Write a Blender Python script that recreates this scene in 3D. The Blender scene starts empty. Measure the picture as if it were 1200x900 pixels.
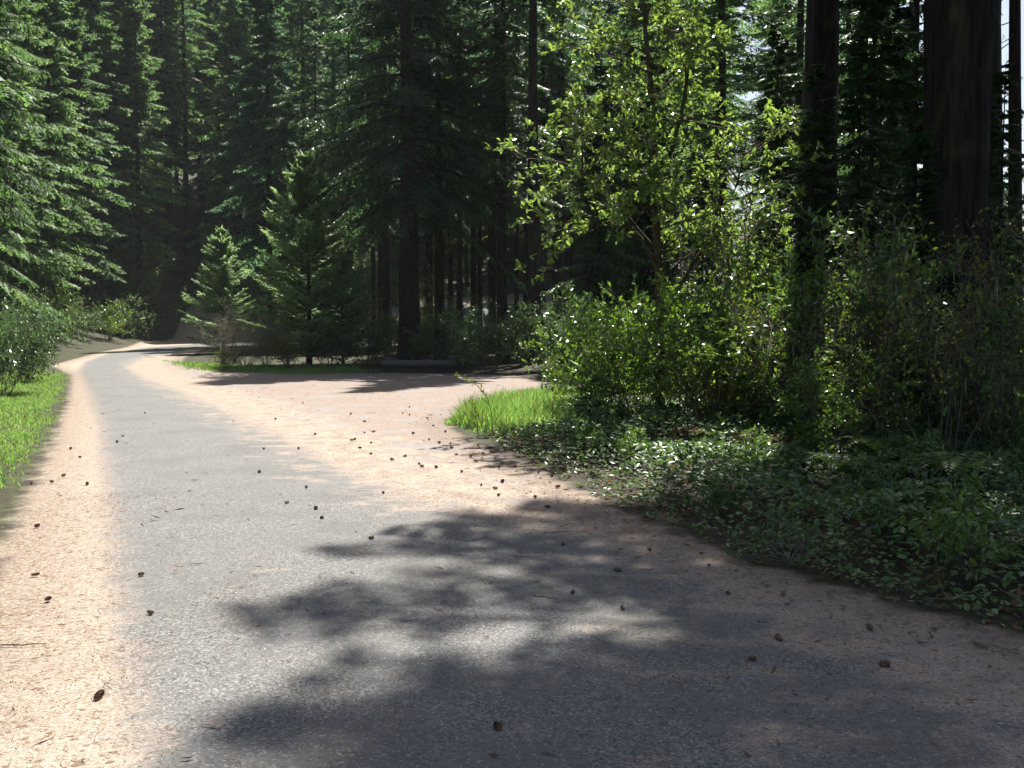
import bpy, math, random
import numpy as np
from mathutils import Vector

R_ = math.radians
C = bpy.context.scene.collection
scene = bpy.context.scene

# ------------------------------------------------------------------ camera
EYE, FOC, HOR = 1.6, 1152.0, 375.0          # eye height, focal length in photo pixels, horizon row
PITCH = math.atan((450 - HOR) / FOC)
cam_d = bpy.data.cameras.new('camera'); cam = bpy.data.objects.new('camera', cam_d); C.objects.link(cam)
cam_d.sensor_width = 36; cam_d.lens = 36 * FOC / 1200
cam_d.clip_start = 0.05; cam_d.clip_end = 2000
cam.location = (0, 0, EYE); cam.rotation_euler = (R_(90) - PITCH, 0, 0)
scene.camera = cam

# ------------------------------------------------------------------ sky, sun, exposure
SUN_AZ, SUN_EL = 18.0, 59.0                  # azimuth clockwise from the view direction, elevation
w = bpy.data.worlds.new('World'); scene.world = w; w.use_nodes = True
wn = w.node_tree.nodes; wl = w.node_tree.links
bg = wn['Background']; sky = wn.new('ShaderNodeTexSky'); sky.sky_type = 'NISHITA'; sky.sun_disc = False
sky.sun_elevation = R_(SUN_EL); sky.sun_rotation = R_(SUN_AZ); sky.air_density = 1.0; sky.dust_density = 2.5
wl.new(sky.outputs[0], bg.inputs[0]); bg.inputs[1].default_value = 0.05
sd = bpy.data.lights.new('sun', 'SUN'); so = bpy.data.objects.new('sun', sd); C.objects.link(so)
sd.energy = 5.0; sd.angle = R_(0.53); sd.color = (1.0, 0.955, 0.88)
_a, _e = R_(SUN_AZ), R_(SUN_EL)
sun_dir = Vector((math.sin(_a) * math.cos(_e), math.cos(_a) * math.cos(_e), math.sin(_e)))
so.rotation_euler = sun_dir.to_track_quat('Z', 'Y').to_euler(); so.location = (20, 30, 60)
scene.view_settings.view_transform = 'Standard'; scene.view_settings.look = 'None'
scene.view_settings.gamma = 1; scene.view_settings.use_curve_mapping = False
scene.view_settings.exposure = 1.55
cy = scene.cycles
cy.max_bounces = 5; cy.diffuse_bounces = 3; cy.glossy_bounces = 2; cy.transmission_bounces = 3
cy.transparent_max_bounces = 4; cy.use_denoising = True; cy.sample_clamp_indirect = 4.0
try: cy.caustics_reflective = False; cy.caustics_refractive = False
except Exception: pass

# ------------------------------------------------------------------ helpers
def ground_at(px, py):
    """photo pixel -> point on the level ground z = 0"""
    a = np.asarray(px, float); b = np.asarray(py, float)
    u = (a - 600) / FOC; v = (450 - b) / FOC
    cp, sp = math.cos(PITCH), math.sin(PITCH)
    dy = cp + v * sp; dz = -sp + v * cp
    t = -EYE / dz
    return np.stack([u * t, dy * t], -1)
def poly(pts): return np.array([ground_at(x, y) for x, y in pts])
def at(px, d): return ((px - 600) / FOC * d, d)

def inside(P, poly_):
    x, y = P[:, 0], P[:, 1]; r = np.zeros(len(P), bool); n = len(poly_)
    for i in range(n):
        x0, y0 = poly_[i]; x1, y1 = poly_[(i + 1) % n]
        c = ((y0 > y) != (y1 > y)); 
        with np.errstate(divide='ignore', invalid='ignore'):
            r ^= c & (x < (x1 - x0) * (y - y0) / (y1 - y0 + 1e-12) + x0)
    return r
def sdist(P, poly_):
    """signed distance to a polygon outline, positive inside"""
    d = np.full(len(P), 1e9); n = len(poly_)
    for i in range(n):
        a = poly_[i]; b = poly_[(i + 1) % n]; ab = b - a
        t = np.clip(((P - a) @ ab) / (ab @ ab + 1e-12), 0, 1)
        d = np.minimum(d, np.linalg.norm(P - (a + t[:, None] * ab), axis=1))
    return np.where(inside(P, poly_), d, -d)

def sm(x, a, b):
    t = np.clip((x - a) / (b - a), 0, 1); return t * t * (3 - 2 * t)
def hill(x, y):
    """terrain height: level road bench, wooded slope beyond the bend, falling ground far right"""
    x = np.asarray(x, float); y = np.asarray(y, float)
    line = 74 + 0.75 * np.minimum(0, x + 18)
    rise = np.maximum(0, y - line)
    h = (0.9 * sm(rise, 0, 3) + 0.36 * rise) * (1 - .72 * sm(x, 2, 40))
    lf = np.maximum(0, -x - 20 - 0.05 * y); h = h + 0.25 * lf * sm(y, 5, 30)
    return np.minimum(h, 75)

class Geo:
    def __init__(s): s.v = []; s.f = []; s.m = []; s.t = []; s.n = 0
    def quads(s, V, mat=0, tone=None):
        """V: (n,4,3)"""
        n = len(V); 
        if n == 0: return
        s.v.append(V.reshape(-1, 3)); s.f.append(np.arange(n * 4).reshape(n, 4) + s.n); s.n += n * 4
        s.m.append(np.full(n, mat)); s.t.append(np.repeat(np.random.rand(n) if tone is None else tone, 4))
    def grid(s, V, F, mat=0, tone=0.5):
        s.v.append(V); s.f.append(F + s.n); s.n += len(V); s.m.append(np.full(len(F), mat))
        s.t.append(np.full(len(V), tone) if np.isscalar(tone) else tone)
    def build(s, name, mats, parent=None, smooth=False):
        V = np.concatenate(s.v).astype(np.float32); F = np.concatenate(s.f).astype(np.int32)
        M = np.concatenate(s.m).astype(np.int32); T = np.concatenate(s.t).astype(np.float32)
        me = bpy.data.meshes.new(name)
        me.vertices.add(len(V)); me.vertices.foreach_set('co', V.ravel())
        me.loops.add(F.size); me.loops.foreach_set('vertex_index', F.ravel())
        me.polygons.add(len(F)); me.polygons.foreach_set('loop_start', np.arange(0, F.size, 4, dtype=np.int32))
        for m in mats: me.materials.append(m)
        me.polygons.foreach_set('material_index', M)
        at_ = me.attributes.new('tone', 'FLOAT', 'POINT'); at_.data.foreach_set('value', T)
        if smooth is not False: me.polygons.foreach_set('use_smooth', (M == smooth) if smooth is not True else np.ones(len(F), bool))
        me.update(calc_edges=True); me.validate()
        o = bpy.data.objects.new(name, me); C.objects.link(o)
        if parent: o.parent = parent
        return o

def unit(v): return v / (np.linalg.norm(v, axis=-1, keepdims=True) + 1e-9)
def kites(P, D, S, L, W, fold=0.0, mid=0.45):
    """one four-cornered blade per row: base P, direction D, side S"""
    L = np.broadcast_to(L, len(P))[:, None]; W = np.broadcast_to(W, len(P))[:, None]
    N = unit(np.cross(D, S)); a = P + D * L * mid
    return np.stack([P, a + S * W / 2 + N * W * fold, P + D * L, a - S * W / 2 + N * W * fold], 1)
def leaves2(P, D, S, L, W, fold=0.18, curl=0.12):
    """leaf folded along its midrib: two quads per leaf"""
    L = np.broadcast_to(L, len(P))[:, None]; W = np.broadcast_to(W, len(P))[:, None]
    N = unit(np.cross(S, D))
    base = P; tip = P + D * L - N * L * curl
    def e(t, s, k): return P + D * L * t + S * W * s * k + N * (W * fold * k) - N * L * curl * t * t
    A = np.stack([base, e(.3, .5, .9), e(.72, .5, .8), tip], 1); B = np.stack([base, tip, e(.72, -.5, .8) , e(.3, -.5, .9)], 1)
    return np.concatenate([A, B])
def tubes(P, Rr, sides=4):
    """P (n,k,3) Rr (n,k) -> verts, quad faces of n open tubes"""
    n, k, _ = P.shape
    T = np.gradient(P, axis=1); T = unit(T)
    ref = np.where(np.abs(T[..., 2:3]) > .9, np.array([1., 0, 0]), np.array([0, 0, 1.]))
    A = unit(np.cross(T, ref)); B = np.cross(T, A)
    an = np.arange(sides) * 2 * np.pi / sides
    V = P[:, :, None] + Rr[:, :, None, None] * (A[:, :, None] * np.cos(an)[:, None] + B[:, :, None] * np.sin(an)[:, None])
    i = np.arange(n)[:, None, None]; j = np.arange(k - 1)[None, :, None]; s_ = np.arange(sides)[None, None]
    b = i * k * sides + j * sides
    F = np.stack([b + s_, b + (s_ + 1) % sides, b + sides + (s_ + 1) % sides, b + sides + s_], -1).reshape(-1, 4)
    return V.reshape(-1, 3), F
def spawn(rng, P, n, L, ang, up, k=5, tmin=.3, tmax=1.0, wob=.08, grav=0.0, fall=.5):
    """children on polylines P (m,kk,3): n per parent -> (m*n,k,3), parameter t"""
    m, kk, _ = P.shape
    t = tmin + (tmax - tmin) * (np.arange(n)[None] + rng.random((m, n))) / n
    x = t * (kk - 1); i0 = np.minimum(x.astype(int), kk - 2); fr = (x - i0)[..., None]
    mi = np.arange(m)[:, None]
    S = P[mi, i0] * (1 - fr) + P[mi, i0 + 1] * fr; T = unit(P[mi, i0 + 1] - P[mi, i0])
    Q = rng.normal(size=(m, n, 3)); Q = unit(Q - (Q * T).sum(-1, keepdims=True) * T)
    a = ang * (0.7 + .6 * rng.random((m, n, 1)))
    D = unit(T * np.cos(a) + Q * np.sin(a) + np.array([0, 0, up]))
    ln = (L * (0.6 + .7 * rng.random((m, n))) * (1 - fall * t))[..., None]
    out = [S]
    for s in range(k - 1):
        D = unit(D + rng.normal(size=D.shape) * wob + np.array([0, 0, -grav])); out.append(out[-1] + D * ln / (k - 1))
    return np.stack(out, 2).reshape(m * n, k, 3), t.reshape(-1)

def tag(o, label=None, cat=None, group=None, kind=None):
    if label: o['label'] = label
    if cat: o['category'] = cat
    if group: o['group'] = group
    if kind: o['kind'] = kind
    return o
def thing(name, loc=(0, 0, 0), rz=0.0):
    o = bpy.data.objects.new(name, None); C.objects.link(o); o.location = loc; o.rotation_euler = (0, 0, rz)
    o.empty_display_size = .3; return o
used = set()
def place(root, x, y, rz=0.0, s=1.0, sz=None, label=None, cat=None, group=None, z=None, tilt=(0, 0)):
    """first call moves the thing itself, later calls a copy of it and of its parts"""
    if root.name in used:
        r = root.copy(); C.objects.link(r)
        for ch in root.children:
            c = ch.copy(); C.objects.link(c); c.parent = r
    else: r = root; used.add(root.name)
    r.location = (x, y, float(hill(x, y)) - .02 if z is None else z); r.rotation_euler = (tilt[0], tilt[1], rz)
    r.scale = (s, s, sz if sz else s)
    for k in ('group',):
        if k in r.keys(): del r[k]
    tag(r, label, cat, group); return r

# ------------------------------------------------------------------ materials
def new_mat(name):
    m = bpy.data.materials.new(name); m.use_nodes = True
    nt = m.node_tree; nt.nodes.clear(); return m, nt
class N:
    def __init__(s, nt): s.nt = nt
    def __call__(s, typ, **kw):
        n = s.nt.nodes.new(typ)
        ins = kw.pop('ins', {})
        for k, v in kw.items(): setattr(n, k, v)
        for k, v in ins.items():
            if hasattr(v, 'is_output') or isinstance(v, bpy.types.NodeSocket): s.nt.links.new(v, n.inputs[k])
            else: n.inputs[k].default_value = v
        return n
    def math(s, op, a, b=0.0, c=0.0, clamp=False):
        n = s('ShaderNodeMath', operation=op, use_clamp=clamp, ins={0: a, 1: b, 2: c}); return n.outputs[0]
    def mix(s, f, a, b):
        n = s('ShaderNodeMix', data_type='RGBA'); 
        for i, v in ((0, f), (6, a), (7, b)):
            if isinstance(v, bpy.types.NodeSocket): s.nt.links.new(v, n.inputs[i])
            else: n.inputs[i].default_value = v if i == 0 else (*v, 1)[:4]
        return n.outputs[2]
    def noise(s, vec, scale, detail=4, rough=.55):
        n = s('ShaderNodeTexNoise', ins={'Vector': vec, 'Scale': scale, 'Detail': detail, 'Roughness': rough}); return n.outputs[0]
    def step(s, x, a, b):
        n = s('ShaderNodeMapRange', interpolation_type='SMOOTHSTEP', ins={0: x, 1: a, 2: b}); return n.outputs[0]
    def attr(s, name): return s('ShaderNodeAttribute', attribute_name=name).outputs[2]

def leaf_mat(name, dark, mid, light, trans=.35, rough=.5, gloss=.35, tcol=None, scale=1.2):
    m, nt = new_mat(name); n = N(nt)
    tc = n('ShaderNodeTexCoord').outputs['Object']; oi = n('ShaderNodeObjectInfo').outputs['Random']
    tone = n.attr('tone')
    big = n.noise(tc, scale, 2)
    f = n.math('ADD', n.math('MULTIPLY', tone, .55), n.math('MULTIPLY', big, .6))
    f = n.math('ADD', f, n.math('MULTIPLY', n.math('SUBTRACT', oi, .5), .25))
    c = n.mix(n.step(f, .15, .6), dark, mid); c = n.mix(n.step(f, .6, 1.05), c, light)
    b = n('ShaderNodeBsdfPrincipled', ins={'Base Color': c, 'Roughness': rough, 'Specular IOR Level': gloss})
    hs = n('ShaderNodeHueSaturation', ins={'Hue': .485, 'Saturation': 1.15, 'Value': 1.5, 'Color': c})
    tr = n('ShaderNodeBsdfTranslucent', ins={'Color': hs.outputs[0]})
    mx = n('ShaderNodeMixShader', ins={0: trans, 1: b.outputs[0], 2: tr.outputs[0]})
    o = n('ShaderNodeOutputMaterial', ins={0: mx.outputs[0]}); return m

def bark_mat(name, c1, c2, moss=.25, vs=(14, 14, 1.6), mc=(.045, .055, .018)):
    m, nt = new_mat(name); n = N(nt)
    tc = n('ShaderNodeTexCoord').outputs['Object']
    mp = n('ShaderNodeMapping', ins={0: tc, 3: vs}).outputs[0]
    a = n.noise(mp, 1.0, 6, .65); f = n.noise(tc, 40, 3)
    c = n.mix(n.step(a, .35, .62), c1, c2); c = n.mix(n.math('MULTIPLY', f, .5), c, tuple(x * .6 for x in c2))
    ms = n.step(n.noise(tc, 1.7, 5), .62 - moss * .35, .72)
    c = n.mix(n.math('MULTIPLY', ms, .8), c, mc)
    bp = n('ShaderNodeBump', ins={'Strength': .9, 'Distance': .04, 'Height': a})
    b = n('ShaderNodeBsdfPrincipled', ins={'Base Color': c, 'Roughness': .9, 'Specular IOR Level': .15, 'Normal': bp.outputs[0]})
    n('ShaderNodeOutputMaterial', ins={0: b.outputs[0]}); return m

M = {}
M['bark'] = bark_mat('fir_bark', (.016, .012, .009), (.055, .042, .032))
M['bark_near'] = bark_mat('old_fir_bark', (.006, .005, .004), (.038, .029, .024), .25, (16, 16, 1.8))
M['bark_smooth'] = bark_mat('smooth_bark', (.055, .042, .025), (.10, .08, .045), .5, (6, 6, 2))
M['twig'] = bark_mat('twig_bark', (.08, .06, .045), (.16, .13, .10), .2, (10, 10, 3))
M['lichen_twig'] = bark_mat('pale_twig_bark', (.13, .12, .09), (.26, .25, .20), .3, (10, 10, 3), (.12, .14, .06))
M['needle'] = leaf_mat('fir_needles', (.032, .070, .026), (.078, .15, .052), (.16, .25, .085), .52, .5, .2)
M['needle_blue'] = leaf_mat('fir_needles_bluegreen', (.030, .070, .036), (.072, .15, .072), (.15, .25, .12), .52, .5, .2)
M['needle_young'] = leaf_mat('young_fir_needles', (.10, .17, .075), (.20, .30, .13), (.34, .45, .22), .55, .45, .35)
M['needle_dark'] = leaf_mat('hemlock_needles', (.018, .042, .016), (.038, .08, .028), (.08, .14, .042), .38, .45, .3)
M['madrone'] = leaf_mat('glossy_leaf', (.08, .13, .04), (.15, .235, .06), (.28, .37, .13), .48, .27, 1.0)
M['shrub'] = leaf_mat('shrub_leaf', (.055, .11, .022), (.11, .20, .04), (.19, .30, .07), .45, .28, .7)
M['rhodo'] = leaf_mat('broad_evergreen_leaf', (.035, .07, .025), (.07, .13, .045), (.14, .21, .085), .28, .22, .9)
M['yellowleaf'] = leaf_mat('yellow_green_leaf', (.06, .09, .02), (.11, .155, .03), (.20, .25, .05), .5, .45, .3)
M['salal'] = leaf_mat('ground_cover_leaf', (.028, .058, .02), (.075, .14, .04), (.17, .26, .08), .3, .42, .45)
M['grass'] = leaf_mat('grass_blade', (.10, .19, .045), (.18, .33, .09), (.29, .44, .15), .45, .5, .3)
M['straw'] = leaf_mat('dry_stalk', (.14, .11, .06), (.26, .21, .12), (.38, .32, .2), .25, .7, .2)
M['bracken'] = leaf_mat('dead_fern', (.08, .045, .022), (.15, .085, .042), (.25, .155, .09), .3, .7, .2)
M['fern'] = leaf_mat('sword_fern', (.03, .075, .015), (.06, .13, .025), (.12, .20, .04), .35, .4, .4)
M['lichen'] = leaf_mat('hanging_lichen', (.07, .085, .045), (.13, .15, .085), (.2, .22, .14), .3, .8, .1)
m, nt = new_mat('cone_brown'); n = N(nt)
tc = n('ShaderNodeTexCoord').outputs['Object']
c = n.mix(n.step(n.noise(tc, 60, 3), .4, .65), (.09, .05, .03), (.26, .16, .10))
n('ShaderNodeOutputMaterial', ins={0: n('ShaderNodeBsdfPrincipled', ins={'Base Color': c, 'Roughness': .75}).outputs[0]}); M['cone'] = m
m, nt = new_mat('weathered_wood'); n = N(nt)
tc = n('ShaderNodeTexCoord').outputs['Object']
mp = n('ShaderNodeMapping', ins={0: tc, 3: (1.5, 18, 18)}).outputs[0]
c = n.mix(n.noise(mp, 1, 5), (.06, .052, .045), (.20, .185, .165))
n('ShaderNodeOutputMaterial', ins={0: n('ShaderNodeBsdfPrincipled', ins={'Base Color': c, 'Roughness': .85}).outputs[0]}); M['wood'] = m

# ground: asphalt, needle litter, gravel and forest soil by distance fields stored on the mesh
m, nt = new_mat('forest_road_ground'); n = N(nt)
pos = n('ShaderNodeNewGeometry').outputs['Position']
A, TT = n.attr('asph'), n.attr('turn'); LV = n.attr('verge'); GR = n.attr('green')
n1 = n.noise(pos, 1.1, 6, .6); n2 = n.noise(pos, 3.5, 5, .65); n3 = n.noise(pos, 26, 4, .7); n4 = n.noise(pos, 95, 3, .8)
vor = n('ShaderNodeTexVoronoi', ins={'Vector': pos, 'Scale': 110.0}); cell = n('ShaderNodeSeparateColor', ins={0: vor.outputs['Color']}).outputs[0]
vor2 = n('ShaderNodeTexVoronoi', ins={'Vector': pos, 'Scale': 42.0}); cell2 = n('ShaderNodeSeparateColor', ins={0: vor2.outputs['Color']}).outputs[0]
mp = n('ShaderNodeMapping', ins={0: pos, 2: (0, 0, R_(24)), 3: (1.3, 2.2, 1)}).outputs[0]
pat = n.noise(mp, 1.7, 6, .62)
# asphalt
asp = n.mix(cell, (.045, .045, .044), (.215, .212, .205)); asp = n.mix(n.step(n1, .3, .7), asp, (.112, .111, .107))
asp = n.mix(n.math('MULTIPLY', n.step(n3, .42, .7), .35), asp, (.07, .068, .064))
asp = n.mix(n.math('MULTIPLY', n.step(cell, .9, 1.0), .6), asp, (.30, .29, .28))
asp = n.mix(n.math('MULTIPLY', n.step(n1, .5, .75), .3), asp, (.075, .073, .07))
# litter
lit = n.mix(cell, (.12, .090, .068), (.46, .38, .31)); lit = n.mix(n.step(n4, .35, .65), lit, (.24, .192, .150))
lit = n.mix(n.math('MULTIPLY', n.step(cell2, .93, .97), .7), lit, (.07, .035, .02))
# gravel of the turnout
grv = n.mix(cell, (.10, .076, .060), (.30, .238, .198)); grv = n.mix(n.step(n2, .35, .68), grv, (.195, .152, .126))
grv = n.mix(n.math('MULTIPLY', n.step(cell2, .92, .96), .75), grv, (.06, .035, .022))
grv = n.mix(n.math('MULTIPLY', n.step(n.math('ADD', n1, n.math('MULTIPLY', n3, .3)), .66, .76), .6), grv, (.19, .185, .185))
# soil
soil = n.mix(n3, (.014, .011, .007), (.040, .029, .017)); soil = n.mix(n.step(n.math('ADD', n2, n.math('MULTIPLY', GR, .12)), .52, .8), soil, (.038, .055, .016))
# weights
wa = n.step(n.math('ADD', A, n.math('MULTIPLY', n.math('SUBTRACT', n2, .5), .7)), -.16, .22)
edge_l = n.math('SUBTRACT', 1.0, n.step(n.math('ADD', A, n.math('MULTIPLY', n.math('SUBTRACT', n2, .5), .9)), -.1, 1.3))
edge_l = n.math('MULTIPLY', edge_l, n.step(LV, -.5, -1.6))
lw = n.math('ADD', n.math('MULTIPLY', edge_l, .22), pat)
lw = n.math('ADD', lw, n.math('MULTIPLY', n.math('SUBTRACT', n4, .5), .38))
px_ = n('ShaderNodeSeparateXYZ', ins={0: pos}).outputs[0]
lw = n.math('ADD', lw, n.math('MULTIPLY', n.step(px_, -.4, 1.8), .17))
lw = n.math('MULTIPLY', n.step(lw, .60, .84), .8)
# turnout litter near the asphalt edge
tl = n.math('SUBTRACT', 1.0, n.step(n.math('ADD', n.math('MULTIPLY', A, -1.0), n.math('MULTIPLY', n.math('SUBTRACT', n1, .5), 2.2)), .7, 2.2))
tl = n.math('MULTIPLY', tl, n.step(n.math('ADD', n2, n.math('MULTIPLY', n3, .4)), .5, .85))
tl = n.math('MAXIMUM', tl, n.step(LV, -.3, .3))
tl = n.step(n.math('ADD', tl, n.math('MULTIPLY', n.math('SUBTRACT', n3, .5), .7)), .3, .75)
off = n.mix(tl, grv, lit); on = n.mix(lw, asp, lit)
pav = n.mix(wa, off, on)
# dark damp mossy edge of the paved area
eg = n.math('SUBTRACT', 1.0, n.step(n.math('ADD', TT, n.math('MULTIPLY', n.math('SUBTRACT', n2, .5), 1.0)), .1, .7))
pav = n.mix(n.math('MULTIPLY', eg, n.math('MULTIPLY', n.step(n3, .35, .6), .6)), pav, (.10, .072, .048))
tw = n.step(n.math('ADD', TT, n.math('MULTIPLY', n.math('SUBTRACT', n2, .5), .5)), -.12, .12)
col = n.mix(tw, soil, pav)
hgt = n.math('ADD', n.math('MULTIPLY', cell, .5), n.math('MULTIPLY', n4, .7))
bp = n('ShaderNodeBump', ins={'Strength': .55, 'Distance': .006, 'Height': hgt})
b = n('ShaderNodeBsdfPrincipled', ins={'Base Color': col, 'Roughness': .85, 'Specular IOR Level': .22, 'Normal': bp.outputs[0]})
n('ShaderNodeOutputMaterial', ins={0: b.outputs[0]}); M['ground'] = m

# ------------------------------------------------------------------ ground, road, turnout
left_edge = [(200, 1100), (165, 900), (140, 760), (126, 600), (116, 500), (102, 455), (92, 434), (100, 424), (125, 415), (165, 408), (240, 402.5)]
right_edge = [(246, 407), (205, 413), (165, 421), (150, 431), (175, 445), (235, 468), (310, 502), (400, 548), (500, 590), (640, 612), (800, 640), (1000, 700), (1200, 775), (1500, 900)]
Lp, Rp = poly(left_edge), poly(right_edge)
ROAD = np.concatenate([[[.6, -12.], [-.2, 0.5]], Lp[1:], [[-18, 70.], [-5, 79.], [10, 82], [10, 78], [-5, 74.]], Rp, [[5., 1.], [6, -12]]])
turn_px = [(246, 406), (215, 420), (212, 428), (260, 434), (330, 437), (450, 437), (560, 438), (640, 444), (700, 452), (700, 458), (655, 461), (600, 464), (545, 479), (521, 495), (545, 516), (600, 537), (660, 566), (710, 592), (760, 612), (830, 640), (880, 662), (1000, 694), (1100, 722), (1200, 748), (1500, 830)]
Tp = poly(turn_px)
verge_px = [(-120, 1000), (-60, 800), (-20, 700), (2, 640), (22, 600), (42, 560), (66, 510), (80, 470), (84, 440), (60, 428), (120, 412), (165, 404), (240, 399)]
Vp = poly(verge_px)
PAVED = np.concatenate([[[-2.2, -12], [-2.0, 1]], Vp[1:], [[-19, 74], [-5, 81], [12, 84], [12, 76], [-5, 72]], Tp, [[6.2, 1.5], [7.5, -12]]])
VERGE = np.concatenate([[[-2.2, -12], [-2.0, 1]], Vp[1:], Lp[::-1][:-1], [[-.2, .5], [.6, -12]]])

GRASS_R = poly([(520, 496), (550, 476), (610, 462), (660, 460), (700, 462), (735, 476), (700, 500), (640, 512), (560, 512)])
def ground_mesh(name, xs, ys, z0, keep=None, kind='structure'):
    X, Y = np.meshgrid(xs, ys); P = np.stack([X.ravel(), Y.ravel()], 1)
    Z = hill(P[:, 0], P[:, 1]) + z0
    dT = sdist(P, PAVED)
    rng = np.random.default_rng(3)
    if keep is not None: Z = Z - .02 * (1 - sm(sdist(P, ROAD if name == 'road' else PAVED), .1, .45))
    off = np.where(dT < -.3, 1, 0)
    if keep is None: Z = Z - .03 * sm(dT, .3, 1.2)
    Z = Z + off * (.05 * np.sin(P[:, 0] * 1.3 + np.sin(P[:, 1])) + .04 * np.sin(P[:, 1] * 1.9)) * sm(-dT, 1.2, 4)
    nx, ny = len(xs), len(ys); i = np.arange(nx - 1)[None]; j = np.arange(ny - 1)[:, None]
    b = (j * nx + i); F = np.stack([b, b + 1, b + 1 + nx, b + nx], -1).reshape(-1, 4)
    if keep is not None:
        c = P[F].mean(1); F = F[keep(c)]
        u, inv = np.unique(F, return_inverse=True); F = inv.reshape(-1, 4); P = P[u]; Z = Z[u]; dT = dT[u]
    g = Geo(); g.grid(np.column_stack([P, Z]), F); o = g.build(name, [M['ground']], smooth=True)
    me = o.data
    for nm, val in (('asph', sdist(P, ROAD)), ('turn', dT), ('verge', sdist(P, VERGE)), ('green', np.clip(1.5 + sdist(P, GRASS_R), 0, 1) + (P[:, 0] < -3) * 1.0)):
        a = me.attributes.new(nm, 'FLOAT', 'POINT'); a.data.foreach_set('value', np.clip(val, -50, 50).astype(np.float32))
    tag(o, kind=kind); return o
def spaced(a, b, s0, cmin, growth):
    out = [cmin]; s = s0
    while out[-1] < b: out.append(out[-1] + max(s0, abs(out[-1] - cmin) * growth))
    lo = []; v = cmin
    while v > a: v -= max(s0, abs(v - cmin) * growth); lo.append(v)
    return np.array(lo[::-1] + out)
gx = spaced(-420, 420, .3, 0, .03); gy = spaced(-150, 700, .3, 8, .03)
ground_mesh('ground', gx, gy, 0.0)
fx = np.arange(-30, 16, .22); fy = np.arange(-11, 80, .22)
ground_mesh('gravel_turnout', fx, fy, .004, lambda c: (sdist(c, PAVED) > .02) & (c[:, 1] < 79))
ground_mesh('road', fx, fy, .008, lambda c: (sdist(c, ROAD) > .02) & (c[:, 1] < 79))

# ------------------------------------------------------------------ conifers
def trunk_geo(g, rng, H, r0, sides=12, rings=18, flare=.35, lean=0.0, mat=0):
    z = np.concatenate([[-.15, 0, .2, .5, 1.0], np.linspace(1.8, H, rings)])
    cx = lean * z + .0 * z + rng.normal() * .01 * z; ph = rng.random() * 6
    wob = .12 * np.sin(z * .35 + ph) * r0; 
    P = np.stack([cx + wob, .6 * wob, z], -1)[None]
    r = r0 * (np.clip(1 - z / H, 0.01, 1) ** .8 + flare * np.exp(-np.maximum(z, 0) / .45))
    V, F = tubes(P, r[None], sides); V = V.reshape(len(z), sides, 3)
    rd = 1 + .07 * rng.normal(size=(1, sides)) + .03 * rng.normal(size=(len(z), sides))
    ctr = P[0][:, None]; V = ctr + (V - ctr) * rd[..., None]
    g.grid(V.reshape(-1, 3), F, mat)

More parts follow.
